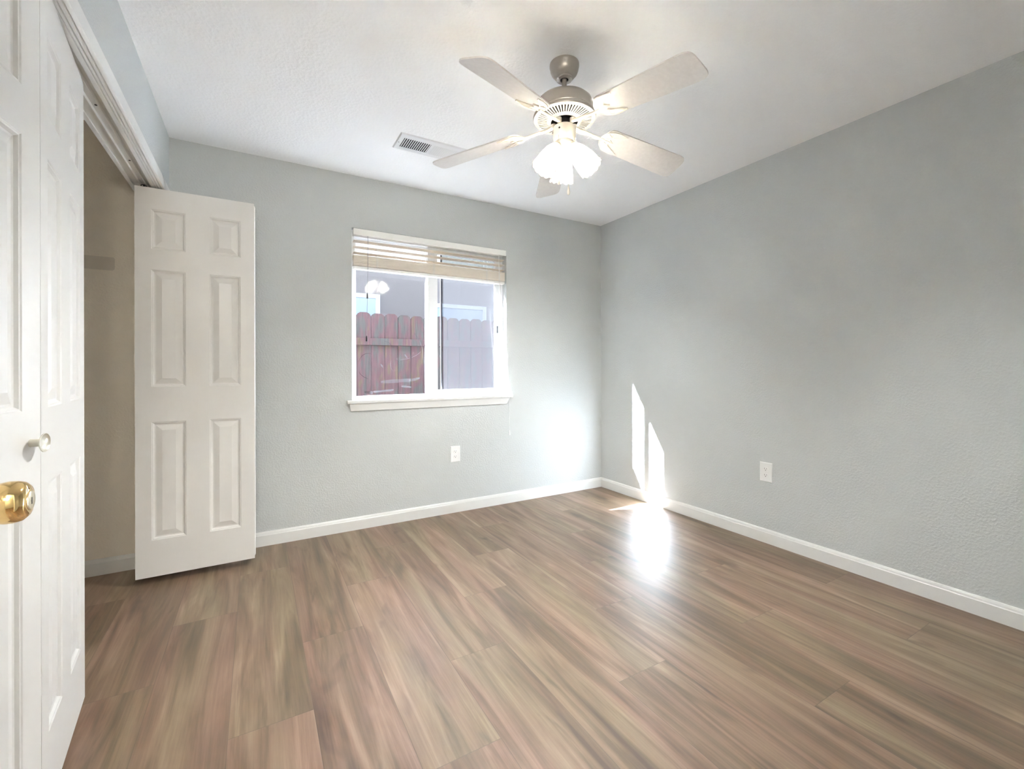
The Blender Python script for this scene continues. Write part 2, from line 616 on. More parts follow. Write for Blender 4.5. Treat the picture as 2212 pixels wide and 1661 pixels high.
struct('trim_2', b, M_trim, 'white side casing of the closet opening', 'trim', bevel=.003)
b = BM()
box(b, XL - WT, XL - .0365, OPY0, OPY1, OPZ + .0005, OPZ + .02)
box(b, XL - WT - .004, XL - WT + .012, OPY0, OPY1, OPZ - .006, OPZ + .02)
box(b, XL - WT, XL, OPY1 - .001, OPY1 + .0, 0, OPZ)
box(b, XL - WT, XL, OPY0, OPY0 + .001, 0, OPZ)
struct('trim_3', b, M_trim, 'white jamb lining the closet opening', 'trim')

# bifold track: a white steel channel with inturned lips
TX = -3.309
tr = empty('closet_door_track', (TX, -1.2, OPZ - .002), 'white steel bifold track under the closet head jamb', 'door track', None, 'thing')
b = BM()
for s in (-1, 1):
    box(b, TX + s * .013 - .001, TX + s * .013 + .001, OPY0 + .002, OPY1 - .002, OPZ - .0155, OPZ)
box(b, TX - .013, TX + .013, OPY0 + .002, OPY1 - .002, OPZ - .0015, OPZ)
put('channel', b, M_steel, tr)
for yy in (-.52, -1.02):
    b = BM(); lathe(b, [(0.0, 0), (.004, 0), (.004, .002), (0, .003)], (TX, yy, OPZ - .0045), 12)
    put('screw', b, M_slot, tr)

# ------------------------------------------------------------------ six-panel door leaf
def leaf_mesh(wd, ht, th, xcuts, zcuts):
    """front face at y=0 looking to -y, back at y=th; panels at odd cells"""
    bm = BM()
    RING = [(0, 0), (.003, .0022), (.006, .0026), (.011, .0085), (.015, .0098), (.019, .0094), (.044, .0018)]
    nx, nz = len(xcuts), len(zcuts)
    for side in (0, 1):
        y = 0 if side == 0 else th
        sg = 1 if side == 0 else -1
        g = {(i, j): bm.verts.new((xcuts[i], y, zcuts[j])) for i in range(nx) for j in range(nz)}
        for i in range(nx - 1):
            for j in range(nz - 1):
                cs = [g[i, j], g[i + 1, j], g[i + 1, j + 1], g[i, j + 1]]
                if i % 2 == 1 and j % 2 == 1:
                    prev = cs
                    for (ins, dep) in RING[1:]:
                        x0, x1, z0, z1 = xcuts[i] + ins, xcuts[i + 1] - ins, zcuts[j] + ins, zcuts[j + 1] - ins
                        cur = [bm.verts.new((xx, y + sg * dep, zz)) for xx, zz in ((x0, z0), (x1, z0), (x1, z1), (x0, z1))]
                        for k in range(4):
                            bm.faces.new((prev[k], prev[(k + 1) % 4], cur[(k + 1) % 4], cur[k]))
                        prev = cur
                    bm.faces.new(prev)
                else:
                    bm.faces.new(cs)
        if side == 0: g0 = g
        else: g1 = g
    for i in range(nx - 1):
        for j in (0, nz - 1):
            bm.faces.new((g0[i, j], g0[i + 1, j], g1[i + 1, j], g1[i, j]))
    for j in range(nz - 1):
        for i in (0, nx - 1):
            bm.faces.new((g0[i, j], g0[i, j + 1], g1[i, j + 1], g1[i, j]))
    return bm


LW, LH, LT, LZ = 0.526, 2.007, 0.034, 0.0375
LX = [0, .066, .211, .315, .460, LW]
LZC = [0, .1885, .798, .980, 1.5855, 1.6925, 1.8975, LH]


def place(bm, p, ang, z):
    """local +x -> direction at angle ang (from world +x), origin p"""
    M = Matrix.Translation((p[0], p[1], z)) @ Matrix.Rotation(ang, 4, 'Z')
    bmesh.ops.transform(bm, matrix=M, verts=bm.verts[:])
    return bm


def hinge(bm, p, z):
    tube(bm, [(p[0], p[1], z - .03), (p[0], p[1], z + .03)], .004, 8)


# far pair, folded fully open against the corner
far = empty('bifold_door', (-3.325, -.150, 0), 'white six-panel bifold closet door folded open beside the window wall', 'closet door', 'closet bifold doors', 'thing')
FX, FY = -3.336, -.282
b = place(leaf_mesh(LW, LH, LT, LX, LZC), (FX, FY), 0.0, LZ)
leafA = put('door_leaf', b, M_door, far)
jx, jy = FX + LW, FY + LT + .002
angb = math.atan2(.075, -math.sqrt(LW ** 2 - .075 ** 2))
ux, uy = math.cos(angb), math.sin(angb)
# second leaf runs back from the joint to its pivot beside the jamb
b = place(leaf_mesh(LW, LH, LT, LX, LZC), (jx + ux * LW, jy + uy * LW), angb + PI, LZ)
leafB = put('door_leaf', b, M_door, far)
for zz in (.25, 1.03, 1.80):
    b = BM(); hinge(b, (jx - .003, jy - .001), LZ + zz)
    put('hinge', b, M_steel, far)
# top guide pin with its spring clip
b = BM()
gx, gy = -3.300, FY + LT / 2
tube(b, [(gx, gy, LZ + LH), (gx, gy, LZ + LH + .016)], .004, 10)
tube(b, [(gx + .011 * math.cos(q), gy - .012, LZ + LH + .005 + .006 * math.sin(q)) for q in [i * PI / 8 for i in range(-1, 17)]], .0022, 8)
put('guide_pin', b, M_black, far)

# near pair, almost closed, its fold standing slightly into the room
J = Vector((-3.234, -1.756, 0))
A_ANG, B_ANG = math.radians(7.5), math.radians(-6.1)
near = empty('bifold_door', (J.x - LW * math.sin(A_ANG) - .02, J.y - LW * math.cos(A_ANG), 0), 'white six-panel bifold closet door nearly closed, with a small round knob', 'closet door', 'closet bifold doors', 'thing')
# a face looking to +x with local x along +y direction: local -y = +x  => local x axis points to +y
bdir = PI / 2 - B_ANG
b = place(leaf_mesh(LW, LH, LT, LX, LZC), (J.x, J.y + .0012), bdir, LZ)
put('door_leaf', b, M_door, near)
adir = PI / 2 - A_ANG
b = place(leaf_mesh(LW, LH, LT, LX, LZC), (J.x - LW * math.sin(A_ANG), J.y - .0012 - LW * math.cos(A_ANG)), adir, LZ)
leafn = put('door_leaf', b, M_door, near)
nrm = Vector((math.cos(A_ANG), -math.sin(A_ANG), 0))
kp = J - Vector((math.sin(A_ANG), math.cos(A_ANG), 0)) * .0385 + Vector((0, 0, .945))
b = BM()
lathe(b, [(0, 0), (.0092, 0), (.0092, .0008), (.0086, .002), (.0086, .0150), (.0105, .0180), (.0180, .0215), (.0212, .0235), (.0212, .0252),
          (.0200, .0256), (.0188, .0242), (.0140, .0218), (.0080, .0206), (.0050, .0208), (0, .0220)], kp, 40, nrm)
put('knob', b, M_knob, leafn, smooth=True)
for zz in (.25, 1.03, 1.80):
    b = BM(); hinge(b, (J.x - LT - .002, J.y), LZ + zz)
    put('hinge', b, M_steel, near)
# ------------------------------------------------------------------ bedroom door (only its knob reaches into view)
DF = -3.146
door = empty('door_1', (DF - .035, YR + .03, 0), 'white entry door opened against the closet, brass keyed knob', 'door', None, 'structure')
DW = 0.80
b = leaf_mesh(DW, 2.03, .035, [0, .115, .345, .455, .685, DW], [0, .2, .81, 1.0, 1.605, 1.715, 1.92, 2.03])
place(b, (DF, -2.266 - DW), PI / 2, .012)
put('door_panel', b, M_door, door)
kn = Vector((DF, -2.328, .929))
b = BM()
lathe(b, [(0, 0), (.033, 0), (.033, .003), (.029, .007), (.016, .010), (.0125, .014), (.0125, .026), (.016, .030), (.0225, .036), (.0270, .044), (.0285, .053),
          (.0280, .061), (.0258, .068), (.0210, .0725), (.0135, .0745), (0, .0745)], kn, 64, (1, 0, 0))
knob = put('door_knob', b, M_brass, door, smooth=True)
b = BM()
lathe(b, [(.0128, .0740), (.0128, .0752), (.0118, .0757), (0, .0757)], kn, 32, (1, 0, 0))
put('lock_cylinder', b, M_brassface, knob, smooth=True)
b = BM()
box(b, kn.x + .0755, kn.x + .0760, kn.y - .001, kn.y + .001, kn.z - .0050, kn.z + .0042)
box(b, kn.x + .0755, kn.x + .0760, kn.y - .0019, kn.y + .0005, kn.z - .0012, kn.z + .0004)
put('keyhole', b, M_slot, knob)
b = BM()
for s, x in ((0, DX0), (1, DX1)):
    box(b, x - (0 if s == 0 else .018), x + (.018 if s == 0 else 0), YR - .12, YR, 0, DZ)
box(b, DX0, DX1, YR - .12, YR, DZ - .018, DZ)
struct('trim_4', b, M_trim, 'white jamb of the bedroom doorway', 'trim')

# paint scar inside the closet
b = BM()
pts = [(-3.70, 1.648), (-3.480, 1.648), (-3.472, 1.656), (-3.471, 1.712), (-3.476, 1.720), (-3.70, 1.720)]
loft(b, [[(x, -.0006, z) for x, z in pts], [(x, 0.0, z) for x, z in pts]])
tag(put('paint_patch', b, M_patch, None, (-3.59, 0, 1.684)), 'darker bare rectangle on the closet wall where a shelf cleat was', 'wall patch')

# ------------------------------------------------------------------ window
win = empty('window_1', (-1.62, .07, WZ0), 'white vinyl sliding window facing a fence', 'window', None, 'structure')
FY0, FY1 = .066, .136           # frame depth
zb, zt = WZ0 + .022, WZ1
b = BM()
fw_ = .030
box(b, WX0, WX0 + fw_, FY0, FY1, zb - .02, zt)
box(b, WX1 - fw_, WX1, FY0, FY1, zb - .02, zt)
box(b, WX0 + fw_, WX1 - fw_, FY0, FY1, zt - .04, zt)
box(b, WX0 + fw_, WX1 - fw_, FY0, FY1, zb - .02, zb + .012)
# sliding rail lip at the bottom
box(b, WX0 + fw_, WX1 - fw_, FY0 + .030, FY0 + .034, zb + .012, zb + .020)
put('window_frame', b, M_vinyl, win, bevel=.003)
# fixed left pane in its bead and meeting stile
GL0, GL1 = -2.186, -1.660
b = BM()
box(b, WX0 + fw_, GL0, .094, .120, zb + .012, zt - .04)
box(b, GL1, -1.628, .094, .124, zb + .012, zt - .04)
box(b, GL0, GL1, .094, .120, zb + .012, zb + .024)
box(b, GL0, GL1, .094, .120, zt - .06, zt - .04)
fix = put('fixed_sash', b, M_vinyl, win, bevel=.002)
b = BM(); box(b, GL0 - .002, GL1 + .002, .105, .108, zb + .022, zt - .058)
put('pane', b, M_glass, fix)
# sliding right sash, on the room side track
GR0, GR1 = -1.586, -1.084
zs0, zs1 = zb + .014, zt - .042
b = BM()
box(b, -1.664, GR0, .068, .092, zs0, zs1)
box(b, GR1, -1.048, .068, .092, zs0, zs1)
box(b, GR0, GR1, .068, .092, zs0, .945)
box(b, GR0, GR1, .068, .092, zs1 - .045, zs1)
sash = put('sliding_sash', b, M_vinyl, win, bevel=.003)
b = BM(); box(b, GR0 - .002, GR1 + .002, .078, .081, .943, zs1 - .043)
put('pane', b, M_glass, sash)
b = BM()
box(b, -1.069, -1.061, .060, .068, 1.40, 1.46); box(b, -1.072, -1.066, .054, .062, 1.425, 1.440)
put('latch', b, M_black, sash)
# insect screen outside the sliding half
b = BM()
for x0, x1, z0, z1 in ((-1.540, -1.528, zb + .02, zt - .05), (-1.062, -1.050, zb + .02, zt - .05), (-1.528, -1.062, zb + .02, zb + .030), (-1.528, -1.062, zt - .06, zt - .05)):
    box(b, x0, x1, .124, .132, z0, z1)
scr = put('screen_frame', b, M_scrframe, win)
b = BM(); box(b, -1.530, -1.061, .1275, .1285, zb + .03, zt - .06)
put('screen_mesh', b, M_screen, scr)
# bits of tape and film left on the fixed pane
TY = .1035


def strip(pts, mat, nm):
    bm = BM()
    loft(bm, [[(x, TY, z) for x, z in pts], [(x, TY + .0004, z) for x, z in pts]])
    put(nm, bm, mat, fix)


random.seed(11)


def wisp(x0, z0, x1, z1, h, mat, nm='tape_strip'):
    """torn strip with ragged ends"""
    n = 9
    up, dn = [], []
    for i in range(n + 1):
        q = i / n
        x, z = x0 + (x1 - x0) * q, z0 + (z1 - z0) * q
        hh = h * (.75 + .25 * math.sin(PI * q)) * random.uniform(.8, 1.1)
        up.append((x + random.uniform(-.003, .003), z + hh / 2)); dn.append((x, z - hh / 2))
    strip(dn + up[::-1], mat, nm)


wisp(-2.065, .940, -1.92, .950, .016, M_tape)
wisp(-2.125, .938, -2.070, .934, .022, M_tape)
wisp(-2.010, 1.010, -1.745, 1.024, .026, M_streak)
wisp(-1.775, 1.024, -1.715, 1.036, .016, M_tape)
wisp(-1.86, .976, -1.780, .967, .014, M_tape)
wisp(-2.014, 1.142, -1.994, 1.116, .016, M_tape)
wisp(-1.900, 1.185, -1.870, 1.150, .012, M_streak)
wisp(-1.835, 1.215, -1.815, 1.190, .014, M_tape)


def crease(cx, cz, rx, rz, a0, a1):
    bm = BM()
    tube(bm, [(cx + rx * math.cos(a0 + (a1 - a0) * i / 10), TY, cz + rz * math.sin(a0 + (a1 - a0) * i / 10)) for i in range(11)],
         [.0003 + .0011 * math.sin(PI * i / 10) for i in range(11)], 6)
    put('film_crease', bm, M_tape, fix)


crease(-1.95, 1.20, .26, .26, -.2, .75)
crease(-1.92, 1.27, .22, .10, -1.5, -.2)
crease(-2.10, 1.13, .07, .09, 1.2, 2.9)
crease(-2.06, 1.11, .11, .08, 3.4, 4.4)
crease(-1.90, 1.14, .04, .06, 2.4, 4.2)
crease(-1.99, 1.26, .06, .05, .2, 1.5)
crease(-1.60, 1.15, .085, .22, 2.6, 3.6)
random.seed(7)
# stool and apron
b = BM()
sprof = [(-.064, .868), (0.0, .868), (.028, .868), (.031, .872), (.031, .886), (.027, .890), (-.066, .890)]
profile_run(b, [(p, q) for p, q in sprof], (-2.266, 0, 0), (-.970, 0, 0), (0, -1, 0))
# keep the stool inside the reveal behind the wall face
stool = put('window_sill', b, M_trim, win, bevel=0)
b = BM()
ap0 = [(-2.246, -.001, .868), (-1.000, -.001, .868), (-1.022, -.001, .8165), (-2.240, -.001, .8165)]
ap1 = [(-2.252, -.022, .868), (-.996, -.022, .868), (-1.020, -.012, .8165), (-2.242, -.012, .8165)]
loft(b, [ap0, ap1])
put('apron', b, M_trim, stool, bevel=.002)

# ------------------------------------------------------------------ blind
bl = empty('window_blind', (-1.623, .02, 2.03), 'white slatted blind pulled up to the top of the window', 'blind')
BX0, BX1 = -2.222, -1.024
b = BM(); box(b, BX0, BX1, -.016, -.004, 2.029, 2.0735)
put('valance', b, M_valance, bl, bevel=.003)
b = BM(); box(b, BX0 + .006, BX1 - .006, -.002, .054, 2.034, 2.078)
put('headrail', b, M_valance, bl, bevel=.002)


def slat(z, tilt, yc=.031, x0=BX0 + .006, x1=BX1 - .006, dz=0.0):
    bm = BM()
    n = 6
    pr = []
    for i in range(n + 1):
        s = -1 + 2 * i / n
        pr.append((s * .025, .0016 * (1 - s * s)))
    outline = [(p, q + .0014) for p, q in pr] + [(p, q - .0014) for p, q in reversed(pr)]
    ct, st = math.cos(tilt), math.sin(tilt)
    ra = [(x0, yc + p * ct - q * st, z + p * st + q * ct) for p, q in outline]
    rb = [(x1, yc + p * ct - q * st, z + dz + p * st + q * ct) for p, q in outline]
    loft(bm, [ra, rb])
    return bm


for i, z in enumerate((1.996, 1.955, 1.914)):
    put('slat', slat(z, -.10), M_slat, bl)
for i in range(20):
    jit = random.uniform(-.0012, .0012)
    put('slat', slat(1.8235 + i * .0037, 0.0 + random.uniform(-.01, .01), .026 + jit, BX0 + .003 + random.uniform(0, .002), BX1 - .003 - random.uniform(0, .002)), M_slat, bl)
b = BM(); box(b, BX0 + .004, BX1 - .004, .003, .051, 1.800, 1.8195)
put('bottom_rail', b, M_valance, bl, bevel=.003)
for x in (-2.060, -1.640, -1.195):
    b = BM()
    for y in (-.0015, .0585):
        tube(b, [(x, y, 2.03), (x + .003, y, 1.96), (x, y, 1.905), (x - .002, y - .001, 1.86), (x, y, 1.81)], .0009, 6)
    # slack ladder cord bunched over the stack
    for k in range(7):
        z = 1.826 + k * .0105
        tube(b, [(x - .010, -.0012, z), (x - .002, -.0040, z - .003), (x + .006, -.0040, z + .003), (x + .012, -.0012, z)], .0011, 6)
    for z in (1.998, 1.957, 1.916):
        tube(b, [(x, -.0015, z - .003), (x, .0585, z)], .0009, 6)
    put('ladder_cord', b, M_cord, bl)
for (x, zend) in ((-2.132, 1.598), (-2.137, 1.300)):
    b = BM()
    tube(b, [(-2.127, -.018, 2.03), (-2.128, -.019, 1.80), (x, -.020, zend + .03)], .0013, 6)
    c = put('tilt_cord', b, M_darkcord, bl)
    b = BM(); lathe(b, [(0, .036), (.0025, .036), (.0045, .028), (.0060, 0), (.0050, -.002), (0, -.002)], (x, -.020, zend), 16)
    put('tassel', b, M_black, c, smooth=True)
for k, dx in enumerate((0, .006)):
    b = BM()
    pts = [(-1.095, -.018, 2.035), (-1.092 + dx, -.018, 1.80), (-1.070 + dx, -.020, 1.45), (-1.035 + dx * 1.5, -.028, 1.15), (-1.012 + dx, -.036, .905), (-1.0105 + dx, -.0375, .892), (-1.0102, -.0375, .86), (-1.010, -.0375, .600)]
    tube(b, pts, .0013, 6)
    c = put('lift_cord', b, M_cord, bl)
b = BM(); lathe(b, [(0, .038), (.0028, .038), (.0045, .030), (.0068, 0), (.0058, -.0025), (0, -.0025)], (-1.010, -.0375, .566), 18)
put('tassel', b, M_plate, c, smooth=True)

# ------------------------------------------------------------------ outlets
def make_outlet(c):
    """plate facing -y around c"""
    root = empty('wall_outlet', c)
    cx, cy, cz = c
    b = BM()
    w2, h2 = .0395, .0612
    loft(b, [[(cx - w2, cy, cz - h2), (cx + w2, cy, cz - h2), (cx + w2, cy, cz + h2), (cx - w2, cy, cz + h2)],
             [(cx - w2, cy - .0025, cz - h2), (cx + w2, cy - .0025, cz - h2), (cx + w2, cy - .0025, cz + h2), (cx - w2, cy - .0025, cz + h2)],
             [(cx - w2 + .004, cy - .0058, cz - h2 + .004), (cx + w2 - .004, cy - .0058, cz - h2 + .004), (cx + w2 - .004, cy - .0058, cz + h2 - .004), (cx - w2 + .004, cy - .0058, cz + h2 - .004)]])
    put('cover_plate', b, M_plate, root)
    b = BM(); lathe(b, [(0, 0), (.003, 0), (.003, .0006), (0, .001)], (cx, cy - .0058, cz), 14, (0, -1, 0))
    put('screw', b, M_steel, root)
    for s in (-1, 1):
        zc = cz + s * .0195
        b = BM()
        pts = []
        for i in range(32):
            a = 2 * PI * i / 32
            x, z = .0168 * math.cos(a), .0168 * math.sin(a)
            pts.append((cx + x, zc + max(-.0135, min(.0135, z))))
        loft(b, [[(x, cy - .0050, z) for x, z in pts], [(x, cy - .0078, z) for x, z in pts]])
        rc = put('receptacle', b, M_plate, root)
        b = BM()
        box(b, cx - .0075, cx - .0054, cy - .0083, cy - .0077, zc - .001, zc + .0075)
        box(b, cx + .0054, cx + .0075, cy - .0083, cy - .0077, zc + .0000, zc + .0068)
        lathe(b, [(0, 0), (.0026, 0), (.0026, .0006), (0, .0006)], (cx, cy - .0077, zc - .0065), 12, (0, -1, 0))
        put('slot', b, M_slot, rc)
    return root


def copy_tree(o, parent=None):
    c = o.copy()
    COL.objects.link(c)
    c.parent = parent
    for ch in list(o.children):
        copy_tree(ch, c)
    return c


o1 = make_outlet((-1.472, 0, .449))
tag(o1, 'white duplex outlet on the grey wall below the window', 'outlet', 'wall outlets')
o2 = copy_tree(o1)
o2.location = (0, -1.5555, .447)
o2.rotation_euler = (0, 0, -PI / 2)
tag(o2, 'white duplex outlet on the right wall beyond the sun patch', 'outlet', 'wall outlets')

# ------------------------------------------------------------------ ceiling vent
VX0, VX1, VY0, VY1 = -2.092, -1.690, -.720, -.525
ve = empty('ceiling_vent', ((VX0 + VX1) / 2, (VY0 + VY1) / 2, H), 'white metal air vent in the ceiling near the window wall', 'vent')
b = BM()
xs = [VX0, -2.060, -1.898, -1.880, -1.722, VX1]
ys = [VY0, -.676, -.556, VY1]
zf, ze = H - .007, H
lip = [(VX0, VY0), (VX1, VY0), (VX1, VY1), (VX0, VY1)]
g = {}
for i, x in enumerate(xs):
    for j, y in enumerate(ys):
        ox = .006 if i == 0 else (-.006 if i == 5 else 0)
        oy = .006 if j == 0 else (-.006 if j == 3 else 0)
        g[i, j] = b.verts.new((x + ox, y + oy, zf))
for i in range(5):
    for j in range(3):
        if j == 1 and i in (1, 3): continue
        b.faces.new((g[i, j], g[i + 1, j], g[i + 1, j + 1], g[i, j + 1]))
ring = [g[i, 0] for i in range(6)] + [g[5, j] for j in range(1, 4)] + [g[i, 3] for i in range(4, -1, -1)] + [g[0, j] for j in (2, 1)]
low = []
for v in ring:
    x = VX0 if abs(v.co.x - VX0) < .01 else (VX1 if abs(v.co.x - VX1) < .01 else v.co.x)
    y = VY0 if abs(v.co.y - VY0) < .01 else (VY1 if abs(v.co.y - VY1) < .01 else v.co.y)
    low.append(b.verts.new((x, y, ze - .0005)))
for k in range(len(ring)):
    k2 = (k + 1) % len(ring)
    b.faces.new((ring[k], ring[k2], low[k2], low[k]))
fr = put('vent_frame', b, M_vent, ve)
b = BM(); box(b, -2.060, -1.722, -.676, -.556, H - .0012, H - .0006)  # near-black sheet painting in the shade of the duct behind the louvres
put('duct_dark_sheet', b, M_dark, ve)
for bank, (x0, x1, tl) in enumerate(((-2.060, -1.898, 1), (-1.880, -1.722, -1))):
    n = 13
    for i in range(n):
        xc = x0 + (x1 - x0) * (i + .5) / n
        b = BM()
        # louvre blade leaning away from / towards the camera side
        dx = .0062
        if tl > 0:
            p = [(xc - .0012, zf + .0004), (xc + .0042, zf + .0004), (xc + .0052, zf + .0050), (xc + .0040, zf + .0050), (xc + .0030, zf + .0014), (xc - .0012, zf + .0010)]
        else:
            p = [(xc + .0068, zf + .0003), (xc + .0056, zf - .0003), (xc - .0066, zf + .0046), (xc - .0062, zf + .0056)]
        loft(b, [[(x, -.677, z) for x, z in p], [(x, -.555, z) for x, z in p]])
        put('louvre', b, M_vent, ve)
for x in (-2.077, -1.705):
    b = BM(); lathe(b, [(0, 0), (.0028, 0), (.0028, .0008), (0, .0012)], (x, -.616, zf), 12, (0, 0, -1))
    put('screw', b, M_slot, ve)

# ------------------------------------------------------------------ ceiling fan
AX, AY = -1.627, -1.6195
fan = empty('ceiling_fan', (AX, AY, H), 'five-blade ceiling fan with three lit glass shades, brushed nickel body', 'ceiling fan')
A0 = (AX, AY, 0)
b = BM()
lathe(b, [(0, H), (.0640, H), (.0645, H - .004), (.0645, H - .012), (.0625, H - .016), (.0615, H - .026), (.0560, H - .040), (.0460, H - .052), (.0370, H - .058), (.0350, H - .060),
          (.0345, H - .067), (.0320, H - .0685), (.0185, H - .0685), (.0180, H - .064), (.0180, H - .050), (0, H - .050)], A0, 64)
can = put('canopy', b, M_nickel, fan, smooth=True)
b = BM(); lathe(b, [(0, H - .050), (.0172, H - .050), (.0172, H - .0645), (0, H - .0650)], A0, 24)
put('hanger_cup', b, M_dark, can)
b = BM(); lathe(b, [(0, H - .060), (.0105, H - .060), (.0105, 2.305), (.017, 2.300), (.017, 2.284), (0, 2.284)], A0, 24)
put('downrod', b, M_nickel, fan, smooth=True)
b = BM()
lathe(b, [(0, 2.288), (.060, 2.2875), (.095, 2.284), (.112, 2.278), (.1215, 2.268), (.1235, 2.258), (.1235, 2.228), (.1255, 2.222), (.1245, 2.219), (.1290, 2.216), (.1365, 2.210), (.1375, 2.204),
          (.1360, 2.200), (.1325, 2.2005), (.1325, 2.206), (.118, 2.215), (0, 2.216)], A0, 72)
put('motor_housing', b, M_nickel, fan, smooth=True)
# pierced vent ring under the motor
b = BM()
NS = 54
rad = [.1340, .1180, .0760, .0590]
zz = [2.2000, 2.1985, 2.1915, 2.1880]
sub = NS * 2
V = [[b.verts.new((AX + rr * math.cos(2 * PI * i / sub), AY + rr * math.sin(2 * PI * i / sub), z)) for i in range(sub)] for rr, z in zip(rad, zz)]
for k in range(3):
    for i in range(sub):
        j = (i + 1) % sub
        if k == 1 and i % 2 == 0: continue
        b.faces.new((V[k][i], V[k][j], V[k + 1][j], V[k + 1][i]))
o = put('vent_ring', b, M_nickel2, fan)
so = o.modifiers.new('solid', 'SOLIDIFY'); so.thickness = .003; so.offset = 0
b = BM(); lathe(b, [(0, 2.214), (.128, 2.214), (.128, 2.2075), (.056, 2.2035), (0, 2.2035)], A0, 48)  # near-black disc standing in for the shaded interior behind the slots
put('motor_dark_disc', b, M_dark, fan)
b = BM(); lathe(b, [(0, 2.204), (.034, 2.204), (.034, 2.160), (0, 2.160)], A0, 32)
put('rotor_hub', b, M_dark, fan)
b = BM()
lathe(b, [(0, 2.1655), (.046, 2.1655), (.0490, 2.163), (.0495, 2.158), (.0495, 2.118), (.0475, 2.108), (.0430, 2.103), (.0405, 2.101), (0, 2.101)], A0, 56)
sw = put('switch_housing', b, M_nickel2, fan, smooth=True)
cdir = Vector((CAM.x - AX, CAM.y - AY, 0)).normalized()
lat = Vector((-cdir.y, cdir.x, 0))          # to the left of the picture when negative
b = BM()
hd = (cdir * .86 + lat * -.42).normalized() if lat.dot(r0) > 0 else (cdir * .86 + lat * .42).normalized()
hp = Vector((AX, AY, 2.143)) + hd * .0485
lathe(b, [(0, 0), (.0042, 0), (.0042, .0014), (0, .0014)], hp, 14, hd)
put('reverse_switch', b, M_dark, sw)
b = BM()
lathe(b, [(0, 2.103), (.0395, 2.103), (.0400, 2.099), (.0400, 2.088), (.0375, 2.083), (.0300, 2.078), (.0215, 2.073), (.0190, 2.066), (.0150, 2.060), (.0135, 2.048), (.0100, 2.043), (.0055, 2.040), (.0045, 2.030), (0, 2.028)], A0, 48)
put('light_fitter', b, M_nickel2, fan, smooth=True)

# blades: measured swing, droop and pitch of each
PH0, PITCH, DROOP = math.radians(277.534), -.2486, -.1248
BL = [(0.2335, .0038, 1.8508), (3.1078, -.0215, -1.5066), (.9423, .0149, .3616), (-3.5005, -.0163, 2.5564), (-.7831, .0191, -3.2622)]


def blade_frame(k):
    dph, ddr, dpt = BL[k]
    a = PH0 + k * 2 * PI / 5 + math.radians(dph)
    dr = DROOP + ddr
    pt = PITCH + math.radians(dpt)
    e = Vector((math.cos(a), math.sin(a), dr))
    tn = Vector((-math.sin(a), math.cos(a), 0)) * math.cos(pt) + Vector((0, 0, math.sin(pt)))
    n = e.cross(tn).normalized()
    o = Vector((AX, AY, 2.1545)) - Vector((0, 0, dr * .2))
    return o, e, tn, n


def blade_outline():
    w0, w1, r0_, r1_ = .0610, .0700, .198, .632
    pts = []
    # rounded root
    for i in range(9):
        q = PI / 2 + PI * i / 8
        pts.append((r0_ + .034 + .034 * math.cos(q), w0 * math.sin(q)))
    # straight edge to the tip, softly rounded end with firm corners
    pts.append((.30, -w0 - .0015))
    tipn = 14
    for i in range(tipn + 1):
        q = -PI / 2 + PI * i / tipn
        c, s = math.cos(q), math.sin(q)
        cx = math.copysign(abs(c) ** 0.62, c)
        sy = math.copysign(abs(s) ** 0.42, s)
        pts.append((r1_ - .050 + .050 * cx, w1 * sy))
    pts.append((.30, w0 + .0015))
    return pts


